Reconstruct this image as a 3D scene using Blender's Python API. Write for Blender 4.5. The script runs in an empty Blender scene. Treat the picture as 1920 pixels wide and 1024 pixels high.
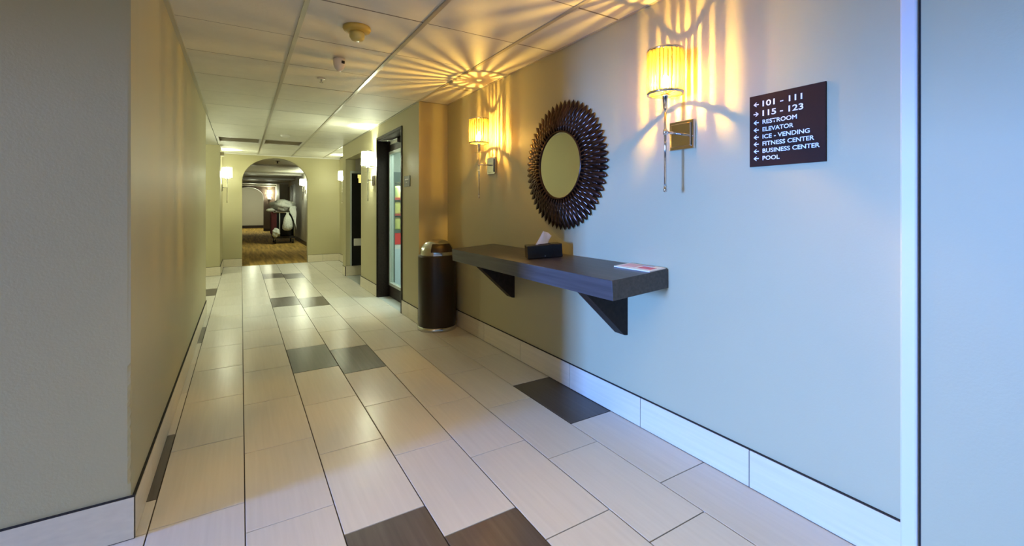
import bpy, bmesh, math, random
from mathutils import Vector, Matrix
random.seed(7)
SC = bpy.context.scene
COL = SC.collection
PI = math.pi

# ------------------------------------------------------------------ camera, world, lights, exposure
cd = bpy.data.cameras.new('camera'); cam = bpy.data.objects.new('camera', cd); COL.objects.link(cam)
cam.location = (0, 0, 1.18)
cam.rotation_euler = (PI/2, 0, -math.radians(31.35))
cd.sensor_width = 36; cd.lens = 834/1920*36; cd.shift_y = -124/1920; cd.clip_start = .02
SC.camera = cam
SC.view_settings.view_transform = 'Standard'; SC.view_settings.look = 'None'
SC.view_settings.gamma = 1; SC.view_settings.use_curve_mapping = False
SC.view_settings.exposure = 0.0
w = bpy.data.worlds.new('daylight'); SC.world = w; w.use_nodes = True
w.node_tree.nodes['Background'].inputs[0].default_value = (.42, .62, 1, 1)
w.node_tree.nodes['Background'].inputs[1].default_value = 1.0

def lamp(name, kind, loc, energy, color, size=.1, size_y=None, rot=None):
    l = bpy.data.lights.new(name, kind); l.energy = energy; l.color = color
    if kind == 'AREA':
        l.size = size
        if size_y: l.shape = 'RECTANGLE'; l.size_y = size_y
    else: l.shadow_soft_size = size
    o = bpy.data.objects.new(name, l); COL.objects.link(o); o.location = loc
    if rot: o.rotation_euler = rot
    return o
# daylight through the glazed entrance in the lobby's left wall (area light stands just outside the panes)
lamp('entrance_daylight', 'AREA', (-10.25, 1.22, 1.2), 4850, (.125, .31, 1.0), 1.35, 2.1, (0, -PI/2, 0)).data.spread = PI
bpy.data.objects['entrance_daylight'].data.size = 2.1; bpy.data.objects['entrance_daylight'].data.size_y = 1.35
# lobby ceiling light behind the camera
lamp('lobby_ceiling_light_glow', 'AREA', (.70, .75, 2.2), 9, (1, .88, .66), .9, .9).data.spread = 1.9
lamp('lobby_left_fill', 'AREA', (-1.6, .1, 2.2), 23, (1, .60, .20), .8, .8)  # unseen fill lamp added to warm the lobby wall on the left
WARM = (1.0, .57, .10); COOL = (.93, 1.0, .72)
P_WARM = 45; P_COOL = 35; P_HALL = 85

# ------------------------------------------------------------------ helpers
def mat(name, color, rough=.5, metal=0., spec=.5, trans=0., noise=None, bump=None, ior=1.45):
    m = bpy.data.materials.new(name); m.use_nodes = True; nt = m.node_tree
    b = nt.nodes['Principled BSDF']
    b.inputs['Base Color'].default_value = (*color, 1); b.inputs['Roughness'].default_value = rough
    b.inputs['Metallic'].default_value = metal; b.inputs['Specular IOR Level'].default_value = spec
    b.inputs['Transmission Weight'].default_value = trans; b.inputs['IOR'].default_value = ior
    tc = nt.nodes.new('ShaderNodeTexCoord')
    if noise:   # (scale vec, amount, detail)
        mp = nt.nodes.new('ShaderNodeMapping'); mp.inputs['Scale'].default_value = noise[0]
        nt.links.new(tc.outputs['Object'], mp.inputs['Vector'])
        n = nt.nodes.new('ShaderNodeTexNoise'); n.inputs['Scale'].default_value = 1; n.inputs['Detail'].default_value = noise[2]
        oi = nt.nodes.new('ShaderNodeObjectInfo'); n.noise_dimensions = '4D'
        mm = nt.nodes.new('ShaderNodeMath'); mm.operation = 'MULTIPLY'; mm.inputs[1].default_value = 40
        nt.links.new(oi.outputs['Random'], mm.inputs[0]); nt.links.new(mm.outputs[0], n.inputs['W'])
        nt.links.new(mp.outputs['Vector'], n.inputs['Vector'])
        r = nt.nodes.new('ShaderNodeMapRange'); r.inputs[1].default_value = .3; r.inputs[2].default_value = .7
        r.inputs[3].default_value = 1-noise[1]; r.inputs[4].default_value = 1+noise[1]
        nt.links.new(n.outputs['Fac'], r.inputs[0])
        out = r.outputs[0]
        if len(noise) > 3:   # per-object tone
            r2 = nt.nodes.new('ShaderNodeMapRange'); r2.inputs[3].default_value = 1-noise[3]; r2.inputs[4].default_value = 1+noise[3]
            nt.links.new(oi.outputs['Random'], r2.inputs[0])
            m2 = nt.nodes.new('ShaderNodeMath'); m2.operation = 'MULTIPLY'
            nt.links.new(out, m2.inputs[0]); nt.links.new(r2.outputs[0], m2.inputs[1]); out = m2.outputs[0]
        v = nt.nodes.new('ShaderNodeVectorMath'); v.operation = 'SCALE'; v.inputs[0].default_value = color
        nt.links.new(out, v.inputs['Scale']); nt.links.new(v.outputs[0], b.inputs['Base Color'])
    if bump:    # (scale, strength, distance)
        n = nt.nodes.new('ShaderNodeTexNoise'); n.inputs['Scale'].default_value = bump[0]; n.inputs['Detail'].default_value = 3
        nt.links.new(tc.outputs['Object'], n.inputs['Vector'])
        bp = nt.nodes.new('ShaderNodeBump'); bp.inputs['Strength'].default_value = bump[1]; bp.inputs['Distance'].default_value = bump[2]
        nt.links.new(n.outputs['Fac'], bp.inputs['Height']); nt.links.new(bp.outputs[0], b.inputs['Normal'])
    return m

def emis(name, color, strength, transp=0.):
    m = bpy.data.materials.new(name); m.use_nodes = True; nt = m.node_tree; nt.nodes.clear()
    o = nt.nodes.new('ShaderNodeOutputMaterial'); e = nt.nodes.new('ShaderNodeEmission')
    e.inputs[0].default_value = (*color, 1); e.inputs[1].default_value = strength
    if transp:
        t = nt.nodes.new('ShaderNodeBsdfTransparent'); a = nt.nodes.new('ShaderNodeAddShader')
        nt.links.new(e.outputs[0], a.inputs[0]); nt.links.new(t.outputs[0], a.inputs[1]); nt.links.new(a.outputs[0], o.inputs[0])
    else: nt.links.new(e.outputs[0], o.inputs[0])
    return m

def glassy(name, tint, gloss=.08, rough=.02):
    m = bpy.data.materials.new(name); m.use_nodes = True; nt = m.node_tree; nt.nodes.clear()
    o = nt.nodes.new('ShaderNodeOutputMaterial'); t = nt.nodes.new('ShaderNodeBsdfTransparent'); g = nt.nodes.new('ShaderNodeBsdfGlossy')
    t.inputs[0].default_value = (*tint, 1); g.inputs['Roughness'].default_value = rough
    x = nt.nodes.new('ShaderNodeMixShader'); x.inputs[0].default_value = gloss
    nt.links.new(t.outputs[0], x.inputs[1]); nt.links.new(g.outputs[0], x.inputs[2]); nt.links.new(x.outputs[0], o.inputs[0])
    return m

def crystal(name, center, edge, transl):
    # cut-crystal rod: clear through its middle, dark towards its edges, plus scattered and mirrored light
    m = bpy.data.materials.new(name); m.use_nodes = True; nt = m.node_tree; nt.nodes.clear()
    o = nt.nodes.new('ShaderNodeOutputMaterial'); lw = nt.nodes.new('ShaderNodeLayerWeight'); lw.inputs[0].default_value = .5
    mc = nt.nodes.new('ShaderNodeMix'); mc.data_type = 'RGBA'; mc.inputs['A'].default_value = (*center, 1); mc.inputs['B'].default_value = (*edge, 1)
    nt.links.new(lw.outputs['Facing'], mc.inputs['Factor'])
    t = nt.nodes.new('ShaderNodeBsdfTransparent'); nt.links.new(mc.outputs['Result'], t.inputs[0])
    tr = nt.nodes.new('ShaderNodeBsdfTranslucent'); tr.inputs[0].default_value = (*transl, 1)
    g = nt.nodes.new('ShaderNodeBsdfGlossy'); g.inputs['Roughness'].default_value = .08
    x = nt.nodes.new('ShaderNodeMixShader'); x.inputs[0].default_value = .34
    nt.links.new(t.outputs[0], x.inputs[1]); nt.links.new(tr.outputs[0], x.inputs[2])
    y = nt.nodes.new('ShaderNodeMixShader'); y.inputs[0].default_value = .12
    nt.links.new(x.outputs[0], y.inputs[1]); nt.links.new(g.outputs[0], y.inputs[2]); nt.links.new(y.outputs[0], o.inputs[0])
    return m

class MB:
    def __init__(s): s.bm = bmesh.new()
    def box(s, x0, x1, y0, y1, z0, z1, bev=0):
        vs = [s.bm.verts.new((x, y, z)) for x in (x0, x1) for y in (y0, y1) for z in (z0, z1)]
        fs = [s.bm.faces.new([vs[i] for i in f]) for f in ((0,1,3,2),(4,6,7,5),(0,4,5,1),(2,3,7,6),(0,2,6,4),(1,5,7,3))]
        if bev:
            es = list({e for f in fs for e in f.edges})
            bmesh.ops.bevel(s.bm, geom=es, offset=bev, segments=2, affect='EDGES', profile=.5)
        return s
    def cyl(s, p0, p1, r0, r1=None, n=20, cap=True):
        p0 = Vector(p0); p1 = Vector(p1); r1 = r0 if r1 is None else r1
        d = (p1-p0).normalized(); a = Vector((0,0,1)) if abs(d.z) < .9 else Vector((1,0,0))
        u = d.cross(a).normalized(); v = d.cross(u)
        A = [s.bm.verts.new(p0+(u*math.cos(t)+v*math.sin(t))*r0) for t in [2*PI*i/n for i in range(n)]]
        B = [s.bm.verts.new(p1+(u*math.cos(t)+v*math.sin(t))*r1) for t in [2*PI*i/n for i in range(n)]]
        for i in range(n):
            f = s.bm.faces.new((A[i], A[(i+1)%n], B[(i+1)%n], B[i])); f.smooth = n > 8
        if cap: s.bm.faces.new(A[::-1]); s.bm.faces.new(B)
        return s
    def lathe(s, prof, n=32, c=(0,0,0), arc=2*PI, smooth=True, sx=1, sy=1):
        full = abs(arc-2*PI) < 1e-6; m = n if full else n+1
        R = []
        for r, z in prof:
            if r < 1e-6: R.append([s.bm.verts.new((c[0], c[1], c[2]+z))]*m)
            else: R.append([s.bm.verts.new((c[0]+r*sx*math.cos(arc*i/n), c[1]+r*sy*math.sin(arc*i/n), c[2]+z)) for i in range(m)])
        for a, b in zip(R, R[1:]):
            for i in range(n):
                j = (i+1) % m
                q = []
                for v in (a[i], a[j], b[j], b[i]):
                    if v not in q: q.append(v)
                if len(q) > 2:
                    try: f = s.bm.faces.new(q); f.smooth = smooth
                    except ValueError: pass
        return s
    def prism(s, pts, axis, a0, a1):
        # polygon in the plane across `axis`, extruded a0..a1
        def P(p, a):
            return (a, p[0], p[1]) if axis == 'x' else (p[0], a, p[1]) if axis == 'y' else (p[0], p[1], a)
        A = [s.bm.verts.new(P(p, a0)) for p in pts]; B = [s.bm.verts.new(P(p, a1)) for p in pts]
        n = len(pts)
        s.bm.faces.new(A[::-1]); s.bm.faces.new(B)
        for i in range(n): s.bm.faces.new((A[i], A[(i+1)%n], B[(i+1)%n], B[i]))
        return s
    def mesh(s, name, m):
        bmesh.ops.recalc_face_normals(s.bm, faces=s.bm.faces)
        me = bpy.data.meshes.new(name); s.bm.to_mesh(me); s.bm.free()
        if m: me.materials.append(m)
        return me
    def obj(s, name, m, parent=None, loc=(0,0,0)):
        o = bpy.data.objects.new(name, s.mesh(name, m)); COL.objects.link(o); o.location = loc
        if parent: o.parent = parent
        return o

def link(name, me, parent, loc, rot=None, scale=None):
    o = bpy.data.objects.new(name, me); COL.objects.link(o); o.location = loc
    if rot: o.rotation_euler = rot
    if scale: o.scale = scale
    if parent: o.parent = parent
    return o
def tag(o, label, cat, group=None, kind=None):
    o['label'] = label; o['category'] = cat
    if group: o['group'] = group
    if kind: o['kind'] = kind
    return o
def struct(o, label=None):
    o['kind'] = 'structure'
    if label: o['label'] = label
    return o
def empty(name, loc=(0,0,0), rot=None):
    o = bpy.data.objects.new(name, None); COL.objects.link(o); o.location = loc; o.empty_display_size = .05
    if rot: o.rotation_euler = rot
    return o
def copy_tree(o, parent=None):
    c = o.copy(); COL.objects.link(c)
    if parent: c.parent = parent
    for ch in [k for k in bpy.data.objects if k.parent == o]: copy_tree(ch, c)
    return c

# ------------------------------------------------------------------ materials
M = {}
M['wall'] = mat('painted_wall', (.46, .42, .25), .5, spec=.35, noise=((1.2,1.2,1.2), .03, 3), bump=(140, .12, .003))
M['wall_hall'] = mat('hall_wall_paint', (.50, .47, .41), .6, noise=((1,1,1), .04, 3))
M['trim'] = mat('white_trim', (.66, .64, .60), .4)
M['ceil_panel'] = mat('ceiling_panel', (.72, .70, .60), .62, noise=((9,9,9), .035, 5, .03), bump=(55, .25, .004))
M['ceil_grid'] = mat('ceiling_grid_metal', (.50, .47, .38), .28, metal=.35)
M['ceil_void'] = mat('ceiling_joint', (.20, .18, .14), .8)
M['tile'] = mat('porcelain_floor_tile', (.68, .655, .60), .27, noise=((70, 3, 20), .035, 5, .03), bump=(20, .04, .002))
M['tile_dark'] = mat('dark_porcelain_tile', (.088, .074, .066), .28, noise=((60, 2.5, 20), .22, 5, .25))
M['grout'] = mat('grout', (.05, .042, .034), .9)
M['base_tile'] = mat('baseboard_tile', (.68, .62, .48), .35, noise=((20, 3, 70), .05, 5, .02))
M['caulk'] = mat('dark_caulk', (.02, .017, .015), .8)
M['wood'] = mat('espresso_wood', (.024, .016, .013), .5, spec=.25, noise=((40, 3, 40), .3, 6))
M['wood_shelf'] = mat('shelf_veneer', (.064, .061, .064), .36, noise=((60, 2.2, 60), .3, 6))
M['chrome'] = mat('polished_chrome', (.72, .70, .68), .09, metal=1)
M['bronze'] = mat('bronze_leaf_metal', (.060, .034, .026), .2, metal=.85, noise=((30,30,30), .3, 3, .3))
M['mirror'] = mat('mirror_glass', (.86, .88, .84), .01, metal=1)
M['black'] = mat('black_plastic', (.006, .006, .007), .4)
M['blackgloss'] = mat('black_gloss', (.008, .008, .009), .18)
M['sign'] = mat('brown_sign_plate', (.036, .017, .012), .55, spec=.08)
M['white_ink'] = mat('white_lettering', (.86, .86, .87), .5)
M['white_plastic'] = mat('white_plastic', (.72, .70, .66), .4)
M['yellowed'] = mat('yellowed_plastic', (.56, .40, .085), .38)
M['tissue'] = mat('tissue_paper', (.90, .88, .88), .8)
M['paper'] = mat('paper', (.90, .89, .90), .6)
M['ink_red'] = mat('pink_red_print', (.72, .18, .26), .6)
M['ink_pink'] = mat('pale_pink_print', (.78, .52, .58), .6)
M['ink_blue'] = mat('pale_blue_print', (.45, .50, .72), .6)
M['can'] = mat('trash_can_brown_metal', (.030, .022, .015), .33, metal=.3)
M['satin'] = mat('satin_steel', (.62, .62, .60), .2, metal=1)
M['crystal'] = crystal('crystal_rod', (.70, .56, .28), (.05, .022, .004), (1, .84, .46))
M['crystal_cool'] = crystal('crystal_rod_cool', (.55, .57, .52), (.15, .15, .12), (1, 1, .92))
M['bulb'] = emis('warm_bulb', (1, .80, .42), 42, 1)
M['bulb_cool'] = emis('cool_bulb', (.97, 1, .86), 150, 1)
M['clear'] = glassy('clear_glass', (.93, .96, .95), .07)
M['smoked'] = glassy('frosted_door_glass', (.80, .88, .86), .10)
M['carpet'] = mat('hall_carpet', (.42, .26, .06), .95, noise=((16, .9, 1), .5, 4), bump=(160, .5, .01))
M['hall_base'] = mat('dark_hall_baseboard', (.028, .016, .014), .4)
M['brown_door'] = mat('brown_door', (.09, .06, .045), .5)
M['cloth'] = mat('white_linen', (.80, .84, .80), .85, bump=(22, .8, .03))
M['bag'] = mat('white_plastic_bag', (.72, .76, .68), .45, bump=(30, .9, .03))
M['maroon'] = mat('maroon_canvas', (.085, .012, .016), .8)
M['cart'] = mat('dark_cart_plastic', (.018, .016, .016), .5)
M['vent'] = mat('vent_louvre', (.62, .55, .40), .5)
M['vent_dark'] = mat('vent_cavity', (.16, .13, .09), .9)
M['vbody'] = mat('vending_body', (.10, .13, .12), .4)
M['vpanel'] = mat('vending_lower_panel', (.55, .66, .74), .35)
M['snack_y'] = mat('yellow_snack_bag', (.85, .74, .22), .4)
M['snack_g'] = mat('green_snack_bag', (.50, .58, .22), .4)
M['snack_r'] = mat('red_snack_bag', (.65, .06, .06), .4)
M['lightmetal'] = mat('pale_aluminium', (.50, .54, .50), .35, metal=.4)
M['lit_panel'] = emis('lit_yellow_panel', (1, .82, .22), 1.1)

CH = 2.24          # ceiling height
XL, XR, XC = -.335, 1.835, 1.525
YP = 4.30          # where the right wall steps in
YA = 10.35         # arch wall

# ------------------------------------------------------------------ floor
fl_ = MB().box(-10.4, 4.2, -4.2, YA+.2, -.12, -.004).obj('floor', M['grout'])
struct(fl_, 'pale rectangular porcelain floor tiles laid in staggered rows with dark accents')
P = .605; TW = .3035
edges = [-.593-2*TW, -.593-TW, -.593, -.29, .013, .316, .62, .922, 1.228, 1.532, 1.835]
phase = [2.68, 2.48, 2.28, 2.073, 1.875, 1.68, 1.485, 1.285, 1.69, 1.90]
dark = {2: [2.28, 4.70, 7.12], 5: [1.075, 3.495, 5.915, 8.335], 6: [.88, 3.30, 5.72, 8.14], 9: [1.90]}
cache = {}
def tile_mesh(wd, ln, dk, h=.006, m=None, key='floor'):
    k = (round(wd, 3), round(ln, 3), dk, key)
    if k not in cache:
        b = MB(); bm = b.bm; c = .0012
        x, y = wd/2, ln/2
        r0 = [bm.verts.new(p) for p in ((-x,-y,-h),(x,-y,-h),(x,y,-h),(-x,y,-h))]
        r1 = [bm.verts.new(p) for p in ((-x,-y,-c),(x,-y,-c),(x,y,-c),(-x,y,-c))]
        r2 = [bm.verts.new(p) for p in ((-x+c,-y+c,0),(x-c,-y+c,0),(x-c,y-c,0),(-x+c,y-c,0))]
        for A, B in ((r0, r1), (r1, r2)):
            for i in range(4): bm.faces.new((A[i], A[(i+1)%4], B[(i+1)%4], B[i]))
        bm.faces.new(r2); bm.faces.new(r0[::-1])
        cache[k] = b.mesh('tile', m or (M['tile_dark'] if dk else M['tile']))
    return cache[k]
G = .0044
for ci in range(len(phase)):
    x0, x1 = edges[ci], edges[ci+1]
    y = phase[ci]
    while y > .25: y -= P
    while y < YA:
        a, b = y, y+P
        isd = any(abs(a-d) < .05 for d in dark.get(ci, []))
        xa, xb = x0, x1
        lo, hi = a, min(b, YA)
        y += P
        # clip to the walls
        if ci < 2 and not (lo < 2.06 or (hi > 6.0 and lo < 9.12)): continue
        if ci < 3:
            if ci == 2:
                if lo > 2.06-.02 and hi < 6.0+.02 or lo >= 9.1: xa = -.345
                elif lo < 2.06 < hi: 
                    o = link('tile', tile_mesh(x1-x0-G, 2.06-lo-G, isd), fl_, ((x0+x1)/2, (lo+2.06)/2, 0)); lo = 2.06; xa = -.345
                elif lo < 6.0 < hi:
                    link('tile', tile_mesh(x1+.345-G, 6.0-lo-G, isd), fl_, ((x1-.345)/2, (lo+6.0)/2, 0)); lo = 6.0
                elif lo < 9.12 < hi: hi = 9.12
            else:
                if lo < 2.06: hi = min(hi, 2.06)
                else: lo = max(lo, 6.0); hi = min(hi, 9.12)
        if ci == 9 and lo >= YP and hi <= 8.2: continue
        if ci == 9 and lo < YP < hi: hi = YP
        if ci == 9 and lo < 8.2 < hi: lo = 8.2
        if hi-lo < .02: continue
        link('tile', tile_mesh(xb-xa-G, hi-lo-G, isd), fl_, ((xa+xb)/2, (lo+hi)/2, 0))
# right edge sliver beyond the last column in the end bay
# vending room and passage floors
struct(MB().box(1.53, 3.4, YP+.1, 8.0, -.004, -.0005).obj('floor_side_rooms', mat('side_room_floor', (.46, .50, .50), .35)))
struct(MB().box(-3, 4.2, YA+.02, 29.5, -.12, .002).obj('floor_hall_carpet', M['carpet']), 'brown striped carpet in the hall beyond the arch')

# ------------------------------------------------------------------ ceiling
struct(MB().box(-10.4, 4.2, -4.2, YA+.1, CH+.03, CH+.12).obj('ceiling_slab', M['ceil_void']))
cl = MB()
cl.box(-10.4, XL-.15, -4.2, YA, CH-.001, CH+.03); cl.box(XR+.15, 4.2, -4.2, YA, CH-.001, CH+.03); cl.box(XL-.15, XR+.15, -4.2, .61, CH-.001, CH+.03)
cl.box(XL-.15, XL, 6.0, 9.12, CH-.001, CH+.03)
ceiling = struct(cl.obj('ceiling', M['ceil_panel']), 'suspended ceiling of square beige panels in a metal grid')
CP = .6125; yc0 = 1.84-2*CP
xs = [XL, .29, .905, 1.515, XR]
VENTS = {(0, 12), (1, 12)}
for i in range(4):
    for j in range(16):
        a = yc0+j*CP; b = min(a+CP, YA)
        if b-a < .05: continue
        x0, x1 = xs[i], xs[i+1]
        if i == 3 and a >= YP-.02 and b <= 8.2: continue
        if i == 3 and a < YP < b: b = YP
        if i == 3 and a < 8.2 < b: a = 8.2
        if (i, j) in VENTS: continue
        key = ('c', round(x1-x0, 3), round(b-a, 3))
        if key not in cache:
            dx, dy = (x1-x0)/2-.006, (b-a)/2-.003
            cache[key] = MB().box(-dx, dx, -dy, dy, 0, .018, .0015).mesh('ceiling_panel', M['ceil_panel'])
        link('panel', cache[key], ceiling, ((x0+x1)/2, (a+b)/2, CH+random.uniform(-.0008, .0012)))
for x in xs[1:3]: MB().box(x-.012, x+.012, .61, YA, CH-.006, CH+.012).obj('main_runner', M['ceil_grid'], ceiling)
MB().box(1.515-.012, 1.515+.012, .61, YP, CH-.006, CH+.012).obj('main_runner', M['ceil_grid'], ceiling)
MB().box(1.515-.012, 1.515+.012, 8.2, YA, CH-.006, CH+.012).obj('main_runner', M['ceil_grid'], ceiling)
for j in range(16):
    y = yc0+j*CP
    MB().box(XL, XR if (y < YP or y > 8.2) else XC, y-.0055, y+.0055, CH+.0005, CH+.012).obj('cross_tee', M['ceil_void'], ceiling)
MB().box(XL, XL+.022, 2.06, 6.0, CH-.02, CH+.01).obj('wall_angle', M['ceil_grid'], ceiling)
MB().box(XR-.012, XR, .61, YP, CH-.006, CH+.01).obj('wall_angle', M['ceil_grid'], ceiling)
MB().box(XC-.012, XC, YP, 8.2, CH-.006, CH+.01).obj('wall_angle', M['ceil_grid'], ceiling)
MB().box(XL, XR+.02, YA-.02, YA, CH-.02, CH+.01).obj('wall_angle', M['trim'], ceiling)

# ceiling vents
for (i, j), lab in zip(sorted(VENTS), ('louvred return air grille in the ceiling, left of the pair before the arch', 'louvred return air grille in the ceiling, right of the pair before the arch')):
    a = yc0+j*CP; b = a+CP; x0, x1 = xs[i]+.012, xs[i+1]-.012
    v = empty('ceiling_vent', ((x0+x1)/2, (a+b)/2, CH)); tag(v, lab, 'vent', 'return air grilles')
    hx, hy = (x1-x0)/2, CP/2-.006
    f = MB(); f.box(-hx, hx, -hy, -hy+.03, -.004, .012); f.box(-hx, hx, hy-.03, hy, -.004, .012); f.box(-hx, -hx+.03, -hy+.03, hy-.03, -.004, .012); f.box(hx-.03, hx, -hy+.03, hy-.03, -.004, .012)
    f.obj('frame', M['trim'], v)
    MB().box(-hx+.03, hx-.03, -hy+.03, hy-.03, .026, .03).obj('backing', M['vent_dark'], v)
    sm = MB(); n = 12; sm.prism([(-.018, 0), (-.016, 0), (.018, .02), (.016, .02)], 'x', -hx+.032, hx-.032); sm = sm.mesh('slat', M['vent'])
    for k in range(n): link('slat', sm, v, (0, -hy+.06+k*(2*hy-.12)/(n-1), .002))

# ------------------------------------------------------------------ walls
# lobby wall (faces the camera on the left) with its chipped corner, and the corridor's left wall
wb = MB(); bm = wb.bm; rings = []
zs = [0, .15] + [.17+.012*k for k in range(40)] + [.7, 1.2, CH]
for z in zs:
    j = (lambda s: random.uniform(0, s))
    chip = .004 if .2 < z < .62 else .0006
    if .42 < z < .50: chip = .006
    dx, dy = j(chip), j(chip)
    rings.append([bm.verts.new(p) for p in ((-10.2, 2.06, z), (XL-.010, 2.06, z), (XL-dx, 2.06+dy, z), (XL, 2.08, z), (XL, 2.2, z), (-10.2, 2.2, z))])
for A, B in zip(rings, rings[1:]):
    for i in range(6): bm.faces.new((A[i], A[(i+1)%6], B[(i+1)%6], B[i]))
bm.faces.new(rings[0][::-1]); bm.faces.new(rings[-1])
struct(wb.obj('wall_lobby', M['wall']), 'grey beige lobby wall with a chipped corner at the left edge')
struct(MB().box(XL-.15, XL, 2.2, 6.0, 0, CH).obj('wall_left', M['wall']), 'long tan wall along the left of the corridor')
# right wall
struct(MB().box(XR, XR+.15, .56, YP+.15, 0, CH).obj('wall_right', M['wall']), 'right wall with the mirror, shelf and sconces')
struct(MB().box(1.79, 1.985, -4.0, .515, 0, CH).obj('wall_entry', M['wall']), 'blue lit wall panel at the right edge')
struct(MB().box(1.803, 1.985, .515, .523, 0, CH).obj('trim_groove', M['caulk']))
struct(MB().box(1.786, 1.985, .523, .566, 0, CH, .006).obj('trim_1', M['trim']), 'pale vertical casing strip beside the sign wall')
# stepped corridor wall with two openings: Y 4.88-5.87 (door) and 6.82-7.95 (passage)
D0, D1, DT = 4.86, 5.875, 2.05
N0, N1, NT = 6.82, 7.95, 1.99
cw = MB()
cw.prism([(YP, 0), (YP, CH), (8.2, CH), (8.2, 0), (N1, 0), (N1, NT), (N0, NT), (N0, 0), (D1, 0), (D1, DT), (D0, DT), (D0, 0)], 'x', XC, XC+.16)
cw.box(XC+.16, XR+.15, YP, YP+.12, 0, CH)
struct(cw.obj('wall_corridor_right', M['wall']), 'corridor wall with the vending room door and a passage opening')
struct(MB().box(XC+.16, XR+.2, 8.05, 8.2, 0, CH).obj('wall_passage_far', M['wall']))
struct(MB().box(XR+.02, XR+.17, 8.2, YA, 0, CH).obj('wall_end_right', M['wall']))
# passage interior
pi = MB(); pi.box(XC+.16, 3.2, N1, N1+.1, 0, CH); pi.box(XC+.16, 3.2, N0-.1, N0, 0, CH); pi.box(3.1, 3.2, N0, N1, 0, CH); pi.box(XC+.16, 3.2, N0, N1, CH-.02, CH)
struct(pi.obj('wall_passage', M['wall_hall']))
# vending room
vr = MB(); vr.box(XC+.16, 3.4, YP+.3, YP+.4, 0, CH); vr.box(3.3, 3.4, YP+.4, 6.72, 0, CH); vr.box(XC+.16, 3.4, 6.62, 6.72, 0, CH); vr.box(XC+.16, 3.3, YP+.4, 6.62, CH-.02, CH)
struct(vr.obj('wall_vending_room', mat('vending_room_paint', (.60, .66, .60), .6)))
lamp('vending_room_light', 'AREA', (2.3, 5.3, CH-.04), 42, (1, 1, .92), .6, .6)
# left recess and pier
lamp('recess_glow', 'POINT', (-1.3, 7.5, 2.0), 60, COOL, .08)
rc = MB(); rc.box(-3.0, XL-.15, 5.85, 6.0, 0, CH); rc.box(-3.15, -3.0, 5.85, 9.3, 0, CH)
struct(rc.obj('wall_recess', M['wall']))
struct(MB().box(-3.0, -.31, 9.12, YA, 0, CH).obj('wall_pier_left', M['wall']), 'short projecting pier left of the arch')
# arch wall
ax0, ax1, sp, top = .019, 1.21, 1.70, 2.185
pts = [(-.31, 0), (-.31, CH), (XR+.1, CH), (XR+.1, 0), (ax1, 0)]
for k in range(33):
    t = PI*k/32; pts.append(((ax0+ax1)/2+(ax1-ax0)/2*math.cos(t), sp+(top-sp)*math.sin(t)))
pts.append((ax0, 0))
struct(MB().prism(pts, 'y', YA, YA+.14).obj('wall_arch', M['wall']), 'pale wall at the corridor end pierced by an arched opening')
# lobby shell behind the camera, with the glazed entrance
lb = MB()
lb.box(-10.2, 1.79, -4.15, -4.0, 0, CH)
lb.box(-10.2, -10.05, -4.0, .55, 0, CH); lb.box(-10.2, -10.05, 1.9, 2.06, 0, CH); lb.box(-10.2, -10.05, .55, 1.9, 2.15, CH)
struct(lb.obj('wall_entrance', M['wall']))
wn = MB()
for y0, y1 in ((.55, .60), (1.20, 1.25), (1.85, 1.90)): wn.box(-10.16, -10.08, y0, y1, 0, 2.15)
wn.box(-10.16, -10.08, .60, 1.85, 2.10, 2.15); wn.box(-10.16, -10.08, .60, 1.85, 0, .08)
wf = struct(wn.obj('window_1', M['lightmetal']))
for y0, y1 in ((.60, 1.20), (1.25, 1.85)): MB().box(-10.125, -10.115, y0, y1, .08, 2.10).obj('pane', M['clear'], wf)
# unseen slab added to block daylight from the upper part of the right wall
struct(MB().box(-2.35, -2.2, -4.0, 2.06, 1.62, CH).obj('trim_light_blocker', M['wall']))
# hall beyond the arch
hw = MB(); hw.box(1.68, 1.9, YA+.14, 17.9, 0, CH); hw.box(1.78, 1.9, 17.9, 22, 0, CH); hw.box(1.44, 1.9, 22, 24.6, 0, CH); hw.box(1.9, 2.0, 17, 28.8, 0, CH)
struct(hw.obj('wall_hall_right', M['wall_hall']))
struct(MB().box(-.75, -.6, YA+.14, 29, 0, CH).obj('wall_hall_left', M['wall_hall']))
pts = [(-.6, 0), (-.6, CH), (2.0, CH), (2.0, 0), (.93, 0)]
for k in range(25):
    t = PI*k/24; pts.append((.30+.63*math.cos(t), 1.62+.5*math.sin(t)))
pts.append((-.33, 0))
struct(MB().prism(pts, 'y', 24.6, 24.75).obj('wall_hall_far_arch', M['brown_door']))
struct(MB().box(-.9, 2, 28.6, 28.8, 0, CH).obj('wall_hall_end', M['wall_hall']))
struct(MB().box(-.9, 2.1, YA+.1, 28.8, CH, CH+.1).obj('ceiling_hall', M['ceil_panel']))
for y, d in ((12.6, .04), (15.9, .05), (18.6, .06), (21.6, .07), (24.2, .07)):
    struct(MB().box(-.6, 1.78 if y > 17 else 1.68, y, y+.25, CH-d, CH).obj('trim_ceiling_beam', M['trim']))
hb = MB(); hb.box(1.665, 1.68, YA+.14, 17.9, 0, .13); hb.box(1.425, 1.44, 22, 24.6, 0, .13); hb.box(1.44, 1.78, 21.985, 22, 0, .13); hb.box(-.6, 1.9, 28.57, 28.6, 0, .15); hb.box(.93, 1.44, 24.585, 24.6, 0, .13)
struct(hb.obj('baseboard_hall', M['hall_base']))
for y0 in (18.15, 20.1):
    d = struct(MB().box(1.755, 1.78, y0, y0+1.6, 0, 2.05).obj('door_hall', M['brown_door']))
    MB().cyl((1.735, y0+.12, .98), (1.755, y0+.12, .98), .025).obj('handle', M['chrome'], d)
lamp('hall_glow', 'POINT', (.5, 26.4, 1.7), 55, COOL, .1)

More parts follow.
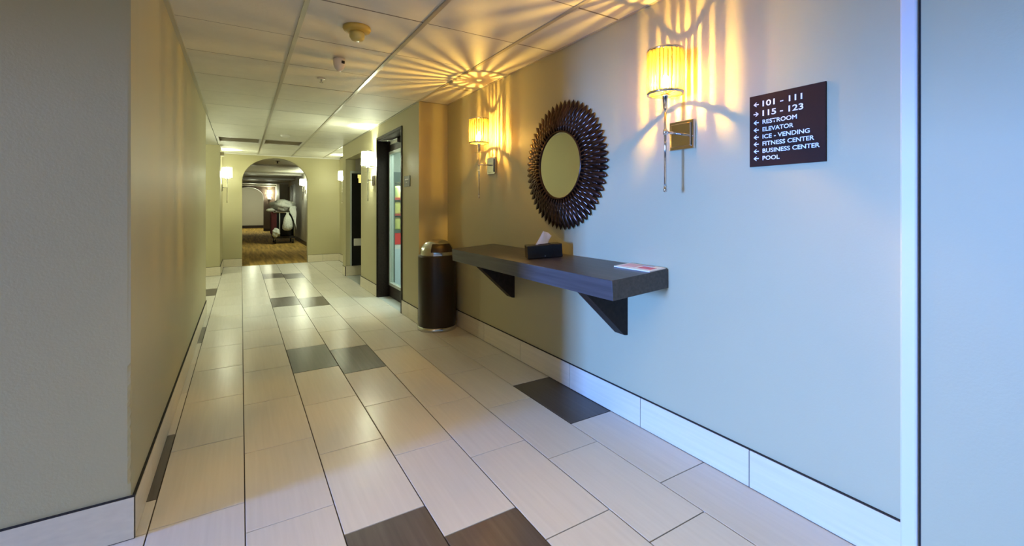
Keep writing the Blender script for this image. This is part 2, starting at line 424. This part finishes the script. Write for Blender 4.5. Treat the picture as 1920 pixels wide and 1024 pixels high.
# ------------------------------------------------------------------ baseboards of long tiles
def baseboard(name, pts, joints_from, out, h=.152, th=.012, mtile=None):
    """pts: two (x,y) ends along an axis-aligned wall, out: outward unit (x,y)."""
    (xa, ya), (xb, yb) = pts
    L = math.hypot(xb-xa, yb-ya); dx, dy = (xb-xa)/L, (yb-ya)/L
    root = MB(); 
    def span(b, s0, s1, o0, o1, z0, z1, bev=0):
        X = [xa+dx*s0+out[0]*o0, xa+dx*s1+out[0]*o1]; Y = [ya+dy*s0+out[1]*o0, ya+dy*s1+out[1]*o1]
        b.box(min(X), max(X), min(Y), max(Y), z0, z1, bev)
    span(root, 0, L, 0, th-.003, 0, h+.004)
    r = struct(root.obj(name, M['caulk']))
    js = [0]+[s for s in sorted(joints_from) if .02 < s < L-.02]+[L]
    for a, b in zip(js, js[1:]):
        t = MB(); span(t, a+.0016, b-.0016, 0.0005, th, .003, h, .0012); t.obj('tile', mtile or M['base_tile'], r)
    return r
baseboard('baseboard_right', [(XR, .566), (XR, YP)], [1.078-.566+k*.5975 for k in range(0, 7)], (-1, 0), .157)
baseboard('baseboard_step', [(XC+.012, YP), (XR-.012, YP)], [], (0, -1))
baseboard('baseboard_corridor_near', [(XC, YP), (XC, D0-.03)], [.3], (-1, 0))
baseboard('baseboard_corridor_middle', [(XC, D1+.03), (XC, N0)], [.45], (-1, 0))
baseboard('baseboard_corridor_end', [(XC, N1), (XC, 8.2)], [], (-1, 0))
baseboard('baseboard_passage', [(XC, N1), (2.6, N1)], [], (0, -1), .17)
baseboard('baseboard_end_right', [(XR+.02, 8.2), (XR+.02, YA)], [.6, 1.2, 1.8], (-1, 0))
baseboard('baseboard_arch_right', [(ax1, YA), (XR+.008, YA)], [.3], (0, -1))
baseboard('baseboard_arch_left', [(-.298, YA), (ax0, YA)], [], (0, -1))
baseboard('baseboard_pier_side', [(-.31, 9.12), (-.31, YA)], [.6], (1, 0))
baseboard('baseboard_pier', [(-1.6, 9.12), (-.298, 9.12)], [.4, 1.0], (0, -1))
baseboard('baseboard_left', [(XL, 2.06), (XL, 6.0)], [.6*k+.35 for k in range(7)], (1, 0), .135)
baseboard('baseboard_lobby', [(-2.6, 2.06), (XL+.012, 2.06)], [.45+.6*k for k in range(3)], (0, -1), .148)

# ------------------------------------------------------------------ sconces
def make_sconce(label, loc, rotz, crys, bulb, color, power, arm=.13, group=None, zshade=0., seed=1, soft=.0066):
    """wall at local x=0, lamp stands out along local -x; z origin = arm height."""
    rnd = random.Random(seed)
    r = empty('wall_sconce', loc, (0, 0, rotz)); tag(r, label, 'wall lamp', group)
    bp = MB().box(-.016, 0, -.070, .070, -.070, .070, .004).obj('back_plate', M['chrome'], r)
    MB().box(-.024, -.016, -.056, .056, -.056, .056, .003).obj('face_plate', M['chrome'], bp)
    MB().cyl((-.024, 0, .005), (-arm, 0, .005), .0062).obj('arm', M['chrome'], r)
    MB().cyl((-arm, 0, -.250), (-arm, 0, .150), .0058).obj('stem', M['chrome'], r)
    MB().lathe([(0,-.278),(.008,-.276),(.009,-.262),(.006,-.258),(.0085,-.25),(0,-.249)], 16, (-arm, 0, 0)).obj('finial', M['chrome'], r)
    MB().lathe([(0,-.006),(.0105,-.006),(.0105,.016),(0,.016)], 16, (-arm, 0, 0)).obj('collar', M['chrome'], r)
    MB().lathe([(.008,.0),(.040,.003),(.042,.006),(.038,.006),(.008,.004)], 28, (-arm, 0, .100)).obj('drip_dish', M['clear'], r)
    MB().lathe([(0,0),(.010,0),(.012,.05),(.015,.055),(.015,.085),(0,.085)], 18, (-arm, 0, .115)).obj('socket', M['chrome'], r)
    z0, z1, R = .185+zshade, .385+zshade, .078
    sh = MB().lathe([(R-.004, z0-.004),(R+.006, z0-.004),(R+.006, z0+.006),(R-.004, z0+.006),(R-.004, z0-.004)], 36, (-arm, 0, 0)).obj('shade', M['chrome'], r)
    MB().lathe([(R-.004, z1-.006),(R+.006, z1-.006),(R+.006, z1+.004),(R-.004, z1+.004),(R-.004, z1-.006)], 36, (-arm, 0, 0)).obj('top_ring', M['chrome'], sh)
    sp = MB()
    for a in (0, 2*PI/3, 4*PI/3): sp.cyl((-arm, 0, z0), (-arm+R*math.cos(a), R*math.sin(a), z0), .0022, n=8)
    sp.obj('spider', M['chrome'], sh)
    n = 26; mm = MB().cyl((0, 0, z0+.004), (0, 0, z1-.004), .0078, n=6).mesh('crystal_rod', crys)
    for k in range(n):
        a = 2*PI*k/n+rnd.uniform(-.02, .02)
        link('crystal_rod', mm, sh, (-arm+R*math.cos(a), R*math.sin(a), 0), (0, 0, rnd.uniform(0, PI)), (rnd.uniform(.72, 1.12), rnd.uniform(.72, 1.12), 1))
    if crys == M['crystal']: tm = MB().cyl((.006, 0, z1-.002), (R-.004, 0, z1-.002), .0068, n=6).mesh('crystal_rod', crys)
    for k in range(15 if crys == M['crystal'] else 0):
        link('crystal_rod', tm, sh, (-arm, 0, 0), (0, 0, 2*PI*k/15+rnd.uniform(-.06, .06)))
        link('crystal_rod', tm, sh, (-arm, 0, z0-z1+.004), (0, 0, 2*PI*k/15+rnd.uniform(-.06, .06)))
    zb = z0+.052
    MB().lathe([(0,-.035),(.011,-.032),(.017,-.012),(.019,.004),(.015,.022),(.007,.036),(0,.044)], 20, (-arm, 0, zb)).obj('bulb', bulb, r)
    L = lamp('bulb_light', 'POINT', (-arm, 0, zb), power, color, soft); L.parent = r
    return r
g1 = 'crystal sconces on the mirror wall'
make_sconce('chrome wall sconce with a crystal rod shade, beside the directory sign', (XR, 1.412, 1.527), 0, M['crystal'], M['bulb'], WARM, P_WARM, seed=3, group=g1)
make_sconce('chrome wall sconce with a crystal rod shade, between mirror and wall step', (XR, 3.33, 1.53), 0, M['crystal'], M['bulb'], WARM, P_WARM, seed=5, group=g1)
g2 = 'white glowing sconces'
kw = dict(crys=M['crystal_cool'], bulb=M['bulb_cool'], color=COOL, arm=.09, group=g2, soft=.03)
make_sconce('bright white sconce on the corridor wall between passage and vending door', (XC, 6.02, 1.53), 0, power=P_COOL*2.0, seed=6, **kw)
make_sconce('bright white sconce on the end bay wall right of the arch', (XR+.02, 9.55, 1.53), 0, power=P_COOL, seed=7, **kw)
make_sconce('bright white sconce on the pier side left of the arch', (-.31, 9.75, 1.53), PI, power=P_COOL, seed=8, **kw)
make_sconce('white sconce on the hall wall seen through the arch, near its right side', (1.68, 14.75, 1.64), 0, power=P_HALL, seed=9, **kw)
make_sconce('small white sconce far down the hall, left above the linen cart', (1.17, 24.6, 1.62), PI/2, power=P_HALL, seed=10, **kw)

# ------------------------------------------------------------------ sunburst mirror
mr = empty('sunburst_mirror', (XR, 2.345, 1.455)); tag(mr, 'round wall mirror framed by rings of pointed bronze leaves above the shelf', 'mirror')
# local frame: x = -distance from wall, disc in the y-z plane
def disc(r0, r1, xa, xb, n=64):
    b = MB(); 
    b.lathe([(r0, xa), (r1, xa), (r1, xb), (r0, xb), (r0, xa)] if r0 > 0 else [(0, xa), (r1, xa), (r1, xb), (0, xb)], n, smooth=False)
    bmesh.ops.rotate(b.bm, verts=b.bm.verts, matrix=Matrix.Rotation(-PI/2, 3, 'Y'))
    return b
disc(0, .30, 0, .012).obj('backing', M['black'], mr)
disc(0, .217, .036, .042).obj('mirror_glass', M['mirror'], mr)
bz = MB(); n1, n2 = 72, 10; R_ = []
for i in range(n1):
    a = 2*PI*i/n1; R_.append([bz.bm.verts.new((-(.042+.009*math.sin(2*PI*j/n2)), (.222+.008*math.cos(2*PI*j/n2))*math.cos(a), (.222+.008*math.cos(2*PI*j/n2))*math.sin(a))) for j in range(n2)])
for i in range(n1):
    for j in range(n2):
        f = bz.bm.faces.new((R_[i][j], R_[(i+1)%n1][j], R_[(i+1)%n1][(j+1)%n2], R_[i][(j+1)%n2])); f.smooth = True
bz.obj('bezel', M['bronze'], mr)
disc(.214, .26, .012, .036).obj('rim', M['bronze'], mr)
def leaf(length, width, rise, curl):
    b = MB(); na, nc = 8, 4; rows = []
    for i in range(na+1):
        t = i/na; wdt = width*.5*((.50+.62*t) if t < .7 else .934*max(0, 1-((t-.7)/.3)**1.3)**.9)
        row = []
        for j in range(-nc//2, nc//2+1):
            s = j/(nc/2)
            row.append(b.bm.verts.new((-(.013*(1-s*s)*math.sin(PI*min(1, t+.08))+rise*(1-t)+curl*t*t), length*t, s*wdt)))
        rows.append(row)
    for A, B in zip(rows, rows[1:]):
        for j in range(nc):
            f = b.bm.faces.new((A[j], A[j+1], B[j+1], B[j])); f.smooth = True
    bmesh.ops.remove_doubles(b.bm, verts=b.bm.verts, dist=1e-5)
    ret = bmesh.ops.extrude_face_region(b.bm, geom=b.bm.faces[:])
    vs = [v for v in ret['geom'] if isinstance(v, bmesh.types.BMVert)]
    bmesh.ops.translate(b.bm, verts=vs, vec=(.003, 0, 0))
    return b.mesh('leaf', M['bronze'])
for r0, L, wd, x0, rise, off in ((.300, .130, .043, -.008, .022, 0), (.275, .105, .037, -.018, .018, .5), (.250, .085, .032, -.026, .014, 0), (.226, .070, .027, -.034, .010, .5)):
    lm = leaf(L, wd, rise, .006); n = 58
    for k in range(n):
        a = 2*PI*(k+off)/n+random.uniform(-.006, .006)
        # rotate local y to the radial direction within the y-z plane
        link('leaf', lm, mr, (x0, r0*math.cos(a), r0*math.sin(a)), (a, 0, 0))

# ------------------------------------------------------------------ floating shelf (leans forward a little, as in the photograph)
SX0, SY0, SY1 = 1.45, 1.50, 3.31
TILT = math.atan2(.026, .385)
sh = empty('console_shelf', (XR, SY0, .868), (0, -TILT, 0)); tag(sh, 'long dark wood wall shelf under the round mirror on two brackets', 'shelf')
Ls = .387
MB().box(-Ls, -.002, 0, SY1-SY0, -.095, 0, .0022).obj('shelf_board', M['wood_shelf'], sh)
def bracket(y0):
    b = MB(); b.prism([(-.002, -.095), (-.33, -.095), (-.32, -.112), (-.052, -.395), (-.030, -.40), (-.002, -.40)], 'y', y0, y0+.075)
    bmesh.ops.bevel(b.bm, geom=b.bm.edges[:], offset=.002, segments=1, affect='EDGES')
    return b
for y0 in (1.776-SY0, 2.972-SY0): bracket(y0).obj('bracket', M['wood'], sh)
def on_shelf(x): return .868-(XR-x)*math.tan(TILT)
# tissue box
tx, ty = 1.662, 2.335
tb = empty('tissue_box', (tx, ty, on_shelf(tx)), (0, -TILT, -.42)); tag(tb, 'black tissue box on the shelf below the mirror', 'tissue box')
b = MB(); b.box(-.112, .112, -.058, .058, .001, .086, .005)
b.obj('box', M['blackgloss'], tb)
MB().lathe([(.0, .0865), (.040, .0865), (.040, .088), (.0, .088)], 28, (0, 0, 0), sx=1.25, sy=.7).obj('slot', M['black'], tb)
MB().lathe([(0,0),(.006,.001),(.0,.003)], 12, (-.002, -.062, .014)).obj('front_dot', M['satin'], tb)  # small bright steel dot low on the front face
tk = MB(); rows = []
TA, TB, TC, TD = (-.056, .082), (.004, .168), (.066, .132), (.030, .082)
for i in range(9):
    t = i/8; row = []
    for j in range(9):
        q = j/8
        X = (1-t)*((1-q)*TA[0]+q*TD[0])+t*((1-q)*TB[0]+q*TC[0]); Z = (1-t)*((1-q)*TA[1]+q*TD[1])+t*((1-q)*TB[1]+q*TC[1])
        row.append(tk.bm.verts.new((X+.003*math.sin(9*q+3*t), -.022+.030*q*q+.007*math.sin(8*q+4*t)*t+.020*t, Z+.006*math.sin(PI*q)*t)))
    rows.append(row)
for A, B in zip(rows, rows[1:]):
    for j in range(8): f = tk.bm.faces.new((A[j], A[j+1], B[j+1], B[j])); f.smooth = True
ret = bmesh.ops.extrude_face_region(tk.bm, geom=tk.bm.faces[:])
bmesh.ops.translate(tk.bm, verts=[v for v in ret['geom'] if isinstance(v, bmesh.types.BMVert)], vec=(.002, .003, 0))
tk.obj('tissue', M['tissue'], tb)
# leaflet
lx = 1.765
lf = empty('leaflet', (lx, 1.625, on_shelf(lx)+.001), (0, -TILT, .02)); tag(lf, 'white leaflet with pink print at the near end of the shelf', 'leaflet')
MB().box(-.062, .058, -.118, .122, 0, .005).obj('sheet', M['paper'], lf)
MB().box(-.030, .045, .010, .105, .005, .0056).obj('print', M['ink_pink'], lf)
MB().box(-.030, .020, -.095, -.010, .005, .0056).obj('print', M['ink_red'], lf)
MB().box(.030, .050, -.06, .03, .005, .0056).obj('print', M['ink_blue'], lf)

# ------------------------------------------------------------------ directory sign
SGY0, SGY1, SGZ0, SGZ1 = 1.078, .792, 1.347, 1.641
sg = empty('directory_sign', (XR, SGY0, SGZ0)); tag(sg, 'square brown directory sign with white lettering and arrows on the right wall', 'sign')
MB().box(-.008, -.0005, -(SGY0-SGY1), 0, 0, SGZ1-SGZ0, .001).obj('plate', M['sign'], sg)
W_, H_ = SGY0-SGY1, SGZ1-SGZ0
def px2u(u):   # horizontal pixel on the right wall -> distance along the sign
    x = (u-960)/834; S, C = math.sin(math.radians(31.35)), math.cos(math.radians(31.35))
    return SGY0-(XR-.01)*(C-S*x)/(S+C*x)
def text_mesh(s, u0, u1, vc, cap, bold=.019):
    c = bpy.data.curves.new('t', 'FONT'); c.body = s; c.size = 1; c.offset = bold; c.extrude = .0; c.resolution_u = 4
    o = bpy.data.objects.new('t', c); COL.objects.link(o)
    dg = bpy.context.evaluated_depsgraph_get(); dg.update()
    me = bpy.data.meshes.new_from_object(o.evaluated_get(dg)); bpy.data.objects.remove(o)
    xs_ = [v.co.x for v in me.vertices]; ys_ = [v.co.y for v in me.vertices]
    ax, bx, ay, by = min(xs_), max(xs_), min(ys_), max(ys_)
    for v in me.vertices:
        X = u0+(v.co.x-ax)/(bx-ax)*(u1-u0); Z = H_*(1-vc)-cap/2+(v.co.y-ay)/(by-ay)*cap
        v.co = (-.0092, -X, Z)
    me.materials.clear(); me.materials.append(M['white_ink'])
    return me
rowsS = [('101 - 111', 1504, .128, .024, 0), ('115 - 123', 1506, .262, .024, 1), ('RESTROOM', 1494, .383, .0175, 0), ('ELEVATOR', 1487.5, .487, .0175, 0),
         ('ICE - VENDING', 1518, .588, .0175, 0), ('FITNESS CENTER', 1526.5, .686, .0175, 0), ('BUSINESS CENTER', 1537, .786, .0175, 0), ('POOL', 1461.5, .888, .0175, 0)]
ub = px2u(1429.5)
for s, u1, v, cap, rgt in rowsS:
    link('lettering', text_mesh(s, ub, px2u(u1), v, cap), sg, (0, 0, 0))
    aw, c0 = .0215, px2u(1417.5)
    zc = H_*(1-v)
    d = -1 if not rgt else 1
    pts = [(0, -.5), (.10, 0), (0, .5)]
    A = [(-.5, 0), (-.02, .42), (.14, .42), (-.14, .10), (.5, .10), (.5, -.10), (-.14, -.10), (.14, -.42), (-.02, -.42)]
    b = MB(); b.prism([(-(c0+(-d)*x*aw), zc+y*aw) for x, y in A], 'x', -.0094, -.0078)
    b.obj('arrow', M['white_ink'], sg)
# room sign beside the vending door
rs = empty('room_sign', (XC, 4.66, 1.455)); tag(rs, 'small dark room sign beside the vending room door', 'sign')
MB().box(-.007, 0, -.095, .095, -.058, .058, .001).obj('plate', mat('olive_sign_plate', (.05, .045, .03), .4), rs)
MB().box(-.009, -.007, -.050, .060, .012, .026).obj('lettering', M['white_plastic'], rs)
MB().box(-.009, -.007, -.015, .025, -.016, -.005).obj('lettering', M['white_plastic'], rs)

# ------------------------------------------------------------------ trash can
tc_ = empty('trash_can', (1.638, 4.095, 0)); tag(tc_, 'brown cylindrical trash can with a shiny domed top at the wall step', 'trash can')
R = .184
MB().lathe([(0,.0),(R+.004,.0),(R+.006,.01),(R+.006,.035),(R,.038),(0,.038)], 48).obj('base_ring', M['satin'], tc_)
MB().lathe([(R-.004,.036),(R-.002,.05),(R,.70),(R-.003,.712),(0,.712)], 48).obj('body', M['can'], tc_)
prof = [(R-.022, .712), (R-.020, .735)]+[((R-.020)*math.cos(t), .735+.135*math.sin(t)) for t in [PI/2*k/12 for k in range(1, 13)]]
MB().lathe(prof, 48).obj('domed_lid', M['satin'], tc_)
fp = MB(); 
for (a0, a1) in ((-.75, .75),):
    g = []
    for i in range(9):
        a = -PI/2+a0+(a1-a0)*i/8; col = []
        for k in range(6):
            t = .10+.62*k/5; rr = (R-.020)*math.cos(t)+.0025
            col.append(fp.bm.verts.new((rr*math.cos(a), rr*math.sin(a), .735+.1375*math.sin(t))))
        g.append(col)
    for A, B in zip(g, g[1:]):
        for k in range(5): f = fp.bm.faces.new((A[k], A[k+1], B[k+1], B[k])); f.smooth = True
fp.obj('flap', M['can'], tc_)

# ------------------------------------------------------------------ vending room door (recessed, glazed)
d1 = empty('door_1', (XC, D0, 0)); struct(d1, 'dark wood door with a tall glass lite, into the vending room')
LY = D1-D0
cs = MB(); cs.prism([(0, 0), (0, DT), (LY, DT), (LY, 0), (LY+.028, 0), (LY+.028, DT+.028), (-.028, DT+.028), (-.028, 0)], 'x', -.012, .004)
cs.obj('casing', M['wood'], d1)
jb = MB(); jb.box(0, .15, -.0, .014, 0, DT); jb.box(0, .15, LY-.014, LY, 0, DT); jb.box(0, .15, .014, LY-.014, DT-.014, DT)
jb.obj('jamb', M['wood'], d1)
lf_ = MB(); X0, X1 = .142, .180
y0, y1 = .016, LY-.016; gy0, gy1, gz0, gz1 = .14, y1-.022, .155, 1.90
lf_.box(X0, X1, y0, gy0, .006, DT-.016); lf_.box(X0, X1, gy1, y1, .006, DT-.016); lf_.box(X0, X1, gy0, gy1, .006, gz0); lf_.box(X0, X1, gy0, gy1, gz1, DT-.016)
leaf_ = lf_.obj('door_leaf', M['wood'], d1)
gf = MB(); q = .035
gf.box(X0-.008, X1+.008, gy0, gy0+q, gz0, gz1); gf.box(X0-.008, X1+.008, gy1-q, gy1, gz0, gz1); gf.box(X0-.008, X1+.008, gy0+q, gy1-q, gz0, gz0+q); gf.box(X0-.008, X1+.008, gy0+q, gy1-q, gz1-q, gz1)
gf.obj('lite_frame', M['lightmetal'], leaf_)
MB().box(.158, .164, gy0+q, gy1-q, gz0+q, gz1-q).obj('pane', M['smoked'], leaf_)
hd = MB(); hd.cyl((X0-.05, .09, .90), (X0-.05, .09, 1.12), .010); hd.cyl((X0, .09, .92), (X0-.05, .09, .92), .008); hd.cyl((X0, .09, 1.10), (X0-.05, .09, 1.10), .008)
hd.obj('handle', M['chrome'], leaf_)
dc = MB(); dc.box(X0-.055, X0, LY-.55, LY-.27, DT-.085, DT-.03, .004); dc.cyl((X0-.03, LY-.33, DT-.035), (X0-.12, LY-.12, DT-.02), .008)
dc.obj('door_closer', M['satin'], d1)

# snack vending machine inside the room
vm = empty('vending_machine', (2.22, 6.07, 0)); tag(vm, 'snack vending machine seen through the glass door', 'vending machine')
b = MB(); hw_ = .44
b.box(-hw_, hw_, .30, .54, 0, 1.66); b.box(-hw_, -hw_+.03, 0, .30, 0, 1.66); b.box(hw_-.03, hw_, 0, .30, 0, 1.66); b.box(-hw_+.03, hw_-.03, 0, .30, 1.52, 1.66); b.box(-hw_+.03, hw_-.03, 0, .30, .82, .86)
b.obj('cabinet', M['vbody'], vm)
MB().box(-hw_+.03, hw_-.03, .0, .30, .02, .60).obj('lower_panel', M['vpanel'], vm)
MB().box(-hw_+.03, hw_-.03, .01, .30, .60, .66).obj('tray_lip', M['white_plastic'], vm)
MB().box(-hw_+.03, hw_-.03, .005, .30, .66, .82).obj('delivery_flap', M['snack_r'], vm)
for z in (1.08, 1.30): MB().box(-hw_+.03, hw_-.03, .03, .30, z-.022, z).obj('shelf', M['snack_r'], vm)
MB().box(-hw_+.03, hw_-.03, .006, .012, .86, 1.52).obj('glass_front', M['clear'], vm)
lamp('vending_light', 'AREA', (2.22, 6.12, 1.50), 12, (1, .95, .8), .7, .05)
for ri, z in enumerate((.862, 1.082, 1.302)):
    for k in range(6):
        kk = (ri*2+k) % 5
        m_ = M['snack_g'] if kk == 4 else M['snack_y']
        sb = MB(); sb.lathe([(0,0),(.9,.0),(1.0,.02),(.92,.05),(1.0,.1),(.96,.14),(.8,.168),(0,.170)], 12, sx=.052, sy=.030)
        o = sb.obj('snack_bag', m_, None, (2.22-.40+.045+k*.068*2, 6.16, z))
        tag(o, ('green' if kk == 4 else 'yellow')+' snack bag on the '+('bottom', 'middle', 'top')[ri]+' rack of the vending machine, '+('nearest its left side', 'second from the left', 'third from the left', 'third from the right', 'second from the right', 'nearest its right side')[k], 'snack bag', 'snack bags in the vending machine')

# dark machine set in the far side of the passage
pm = empty('drinks_machine', (1.80, N1, .175)); tag(pm, 'tall black machine with small lit yellow panels inside the passage', 'vending machine')
b = MB(); b.box(-.205, -.185, -.035, -.001, 0, 1.62); b.box(-.185, .50, -.035, -.001, 1.58, 1.62); b.box(.50, .52, -.035, -.001, 0, 1.62)
b.obj('frame', M['lightmetal'], pm)
MB().box(-.185, .50, -.028, -.001, 0, 1.58).obj('front', M['blackgloss'], pm)
MB().box(-.07, .10, -.034, -.028, 1.42, 1.50).obj('lit_panel', M['lit_panel'], pm)
MB().box(-.085, .05, -.034, -.028, 1.50, 1.56).obj('lit_panel', M['lit_panel'], pm)
MB().box(-.15, .06, -.065, -.028, .34, .46, .004).obj('tray', M['white_plastic'], pm)

# ------------------------------------------------------------------ ceiling devices
def device(name, label, cat, x, y, parts):
    r = empty(name, (x, y, CH)); tag(r, label, cat)
    for nm, prof, m in parts: MB().lathe(prof, 32).obj(nm, m, r)
    return r
device('smoke_detector', 'yellowed round smoke detector on a broad base, nearest large one', 'smoke detector', .585, 2.72,
       [('base', [(0,0),(.078,0),(.080,-.010),(.074,-.022),(.045,-.030),(0,-.030)], M['yellowed']),
        ('sensor_head', [(0,-.030),(.040,-.030),(.044,-.040),(.043,-.058),(.034,-.074),(.015,-.080),(0,-.080)], mat('cream_plastic', (.60, .50, .16), .3))])
ms = device('motion_sensor', 'white rounded ceiling sensor behind the yellowed detector', 'sensor', .60, 3.36,
       [('body', [(0,0),(.040,0),(.042,-.018),(.040,-.045),(.030,-.072),(.014,-.088),(0,-.092)], M['white_plastic'])])
MB().box(.008, .030, -.046, -.032, -.042, -.022, .003).obj('lens', M['black'], ms)
device('sprinkler_head', 'small white sprinkler head behind the ceiling sensor', 'sprinkler', .565, 3.95,
       [('escutcheon', [(0,0),(.032,0),(.028,-.006),(.012,-.008),(0,-.008)], M['white_plastic']),
        ('deflector', [(0,-.008),(.006,-.008),(.006,-.030),(.016,-.032),(.016,-.035),(0,-.035)], M['chrome'])])
device('smoke_detector', 'small flat white detector near the ceiling grilles', 'smoke detector', .56, 7.35,
       [('base', [(0,0),(.066,0),(.066,-.016),(.050,-.030),(0,-.032)], M['white_plastic'])])
sp_ = device('ceiling_speaker_cap', 'white round fitting at the top edge of the picture', 'ceiling fitting', .585, 2.185,
       [('rim', [(0,0),(.046,0),(.046,-.010),(.036,-.022),(.018,-.030),(0,-.030)], M['white_plastic'])])
MB().lathe([(0,-.030),(.008,-.030),(.006,-.040),(0,-.041)], 16).obj('nozzle', M['black'], sp_)
hs = device('sprinkler_head', 'dark sprinkler head on the hall ceiling beyond the arch', 'sprinkler', .72, 11.6,
       [('escutcheon', [(0,0),(.05,0),(.04,-.01),(.02,-.012),(0,-.012)], M['brown_door']),
        ('deflector', [(0,-.012),(.014,-.012),(.012,-.05),(.024,-.052),(0,-.06)], M['black'])])
wbx = MB().box(-.31, -.25, 9.22, 9.36, 2.07, 2.13, .006).obj('wall_box', M['vent']); tag(wbx, 'small dark box high on the pier left of the arch', 'wall box')

# ------------------------------------------------------------------ housekeeping cart in the hall
hc = empty('housekeeping_cart', (1.17, 16.0, 0)); tag(hc, 'dark housekeeping cart parked in the carpeted hall beyond the arch', 'cart')
b = MB(); b.box(-.30, .33, 0, .9, .17, .24); b.box(.30, .33, 0, .9, .24, 1.02); b.box(-.30, .30, .86, .90, .24, 1.02); b.box(-.30, .30, .25, .86, .99, 1.02)
b.obj('cart_body', M['cart'], hc)
MB().box(-.28, .30, .30, .85, .24, .99, .02).obj('inner_shelving', M['black'], hc)
MB().box(-.36, -.20, -.02, .55, .30, 1.02, .03).obj('canvas_side', M['maroon'], hc)
for sx in (-.12, .30):
    MB().cyl((sx, -.02, .24), (sx, -.02, 1.0), .016, n=12).obj('post', M['lightmetal'], hc)
MB().cyl((-.30, -.04, 1.0), (.33, -.04, 1.0), .016, n=12).obj('handle', M['chrome'], hc)
wm = MB(); wm.cyl((-.02, 0, 0), (.02, 0, 0), .075, n=24); wm = wm.mesh('wheel', M['black'])
for sx in (-.24, .27):
    for sy in (.08, .82):
        wv = link('wheel', wm, hc, (sx, sy, .076)); MB().box(-.03, .03, -.02, .02, .02, .10).obj('caster_fork', M['satin'], wv)
def blob(name, c, rad, m, seed, amp=.16, parent=None, drop=0, floor=-9):
    rnd = random.Random(seed); b = MB()
    bmesh.ops.create_icosphere(b.bm, subdivisions=4, radius=1)
    ph = [rnd.uniform(0, 6) for _ in range(9)]
    for v in b.bm.verts:
        x, y, z = v.co
        k = 1+amp*(math.sin(3*x+ph[0])*math.sin(4*y+ph[1])+.5*math.sin(7*z+ph[2]+3*x)+.35*math.sin(11*x+ph[3])*math.sin(9*z+ph[4]))
        v.co = Vector((x*rad[0], y*rad[1], z*rad[2]))*k
        if drop: v.co.x += drop*v.co.z
    for v in b.bm.verts:
        if c[2]+v.co.z < floor: v.co.z = floor-c[2]
    for f in b.bm.faces: f.smooth = True
    return b.obj(name, m, parent, c)
o = blob('linen_pile', (1.19, 16.40, 1.22), (.37, .42, .19), M['cloth'], 3, .13, drop=-.15, floor=1.024); tag(o, 'heap of crumpled white linen on top of the cart', 'linen')
o = blob('rolled_towel', (.80, 16.12, 1.075), (.13, .16, .060), M['cloth'], 5, .06, floor=1.024); tag(o, 'white rolled towel sticking out left of the cart', 'towel')
# draped sheet over the right front corner
dp = MB(); rows = []
for i in range(9):
    t = i/8; row = []
    for j in range(7):
        s = j/6; row.append(dp.bm.verts.new((1.33+.19*s+.012*math.sin(9*t+s*5), 15.90+.02*math.sin(8*s+3*t)-.03*t, 1.20-t*(.22+.55*s*s))))
    rows.append(row)
for A, B in zip(rows, rows[1:]):
    for j in range(6): f = dp.bm.faces.new((A[j], A[j+1], B[j+1], B[j])); f.smooth = True
ret = bmesh.ops.extrude_face_region(dp.bm, geom=dp.bm.faces[:]); bmesh.ops.translate(dp.bm, verts=[v for v in ret['geom'] if isinstance(v, bmesh.types.BMVert)], vec=(0, .012, 0))
tag(dp.obj('draped_sheet', M['cloth']), 'white sheet hanging over the right front corner of the cart', 'sheet')
# hanging plastic bag (pear shape tapering up to its knot) and a low bag
hb_ = MB().lathe([(0,0),(.08,.01),(.138,.06),(.150,.15),(.132,.28),(.10,.41),(.045,.51),(.032,.54),(.04,.57),(0,.58)], 24, sy=.75)
for v in hb_.bm.verts:
    a = math.atan2(v.co.y, v.co.x); v.co.x *= 1+.10*math.sin(5*a+6*v.co.z); v.co.y *= 1+.10*math.cos(4*a+9*v.co.z)
o = hb_.obj('hanging_bag', M['bag'], None, (1.265, 15.85, .42)); tag(o, 'white plastic bag hanging from the front of the cart', 'bag')
o = blob('refuse_bag', (.945, 15.835, .36), (.115, .11, .14), M['bag'], 9, .15); tag(o, 'grey white bag low on the front left of the cart', 'bag')
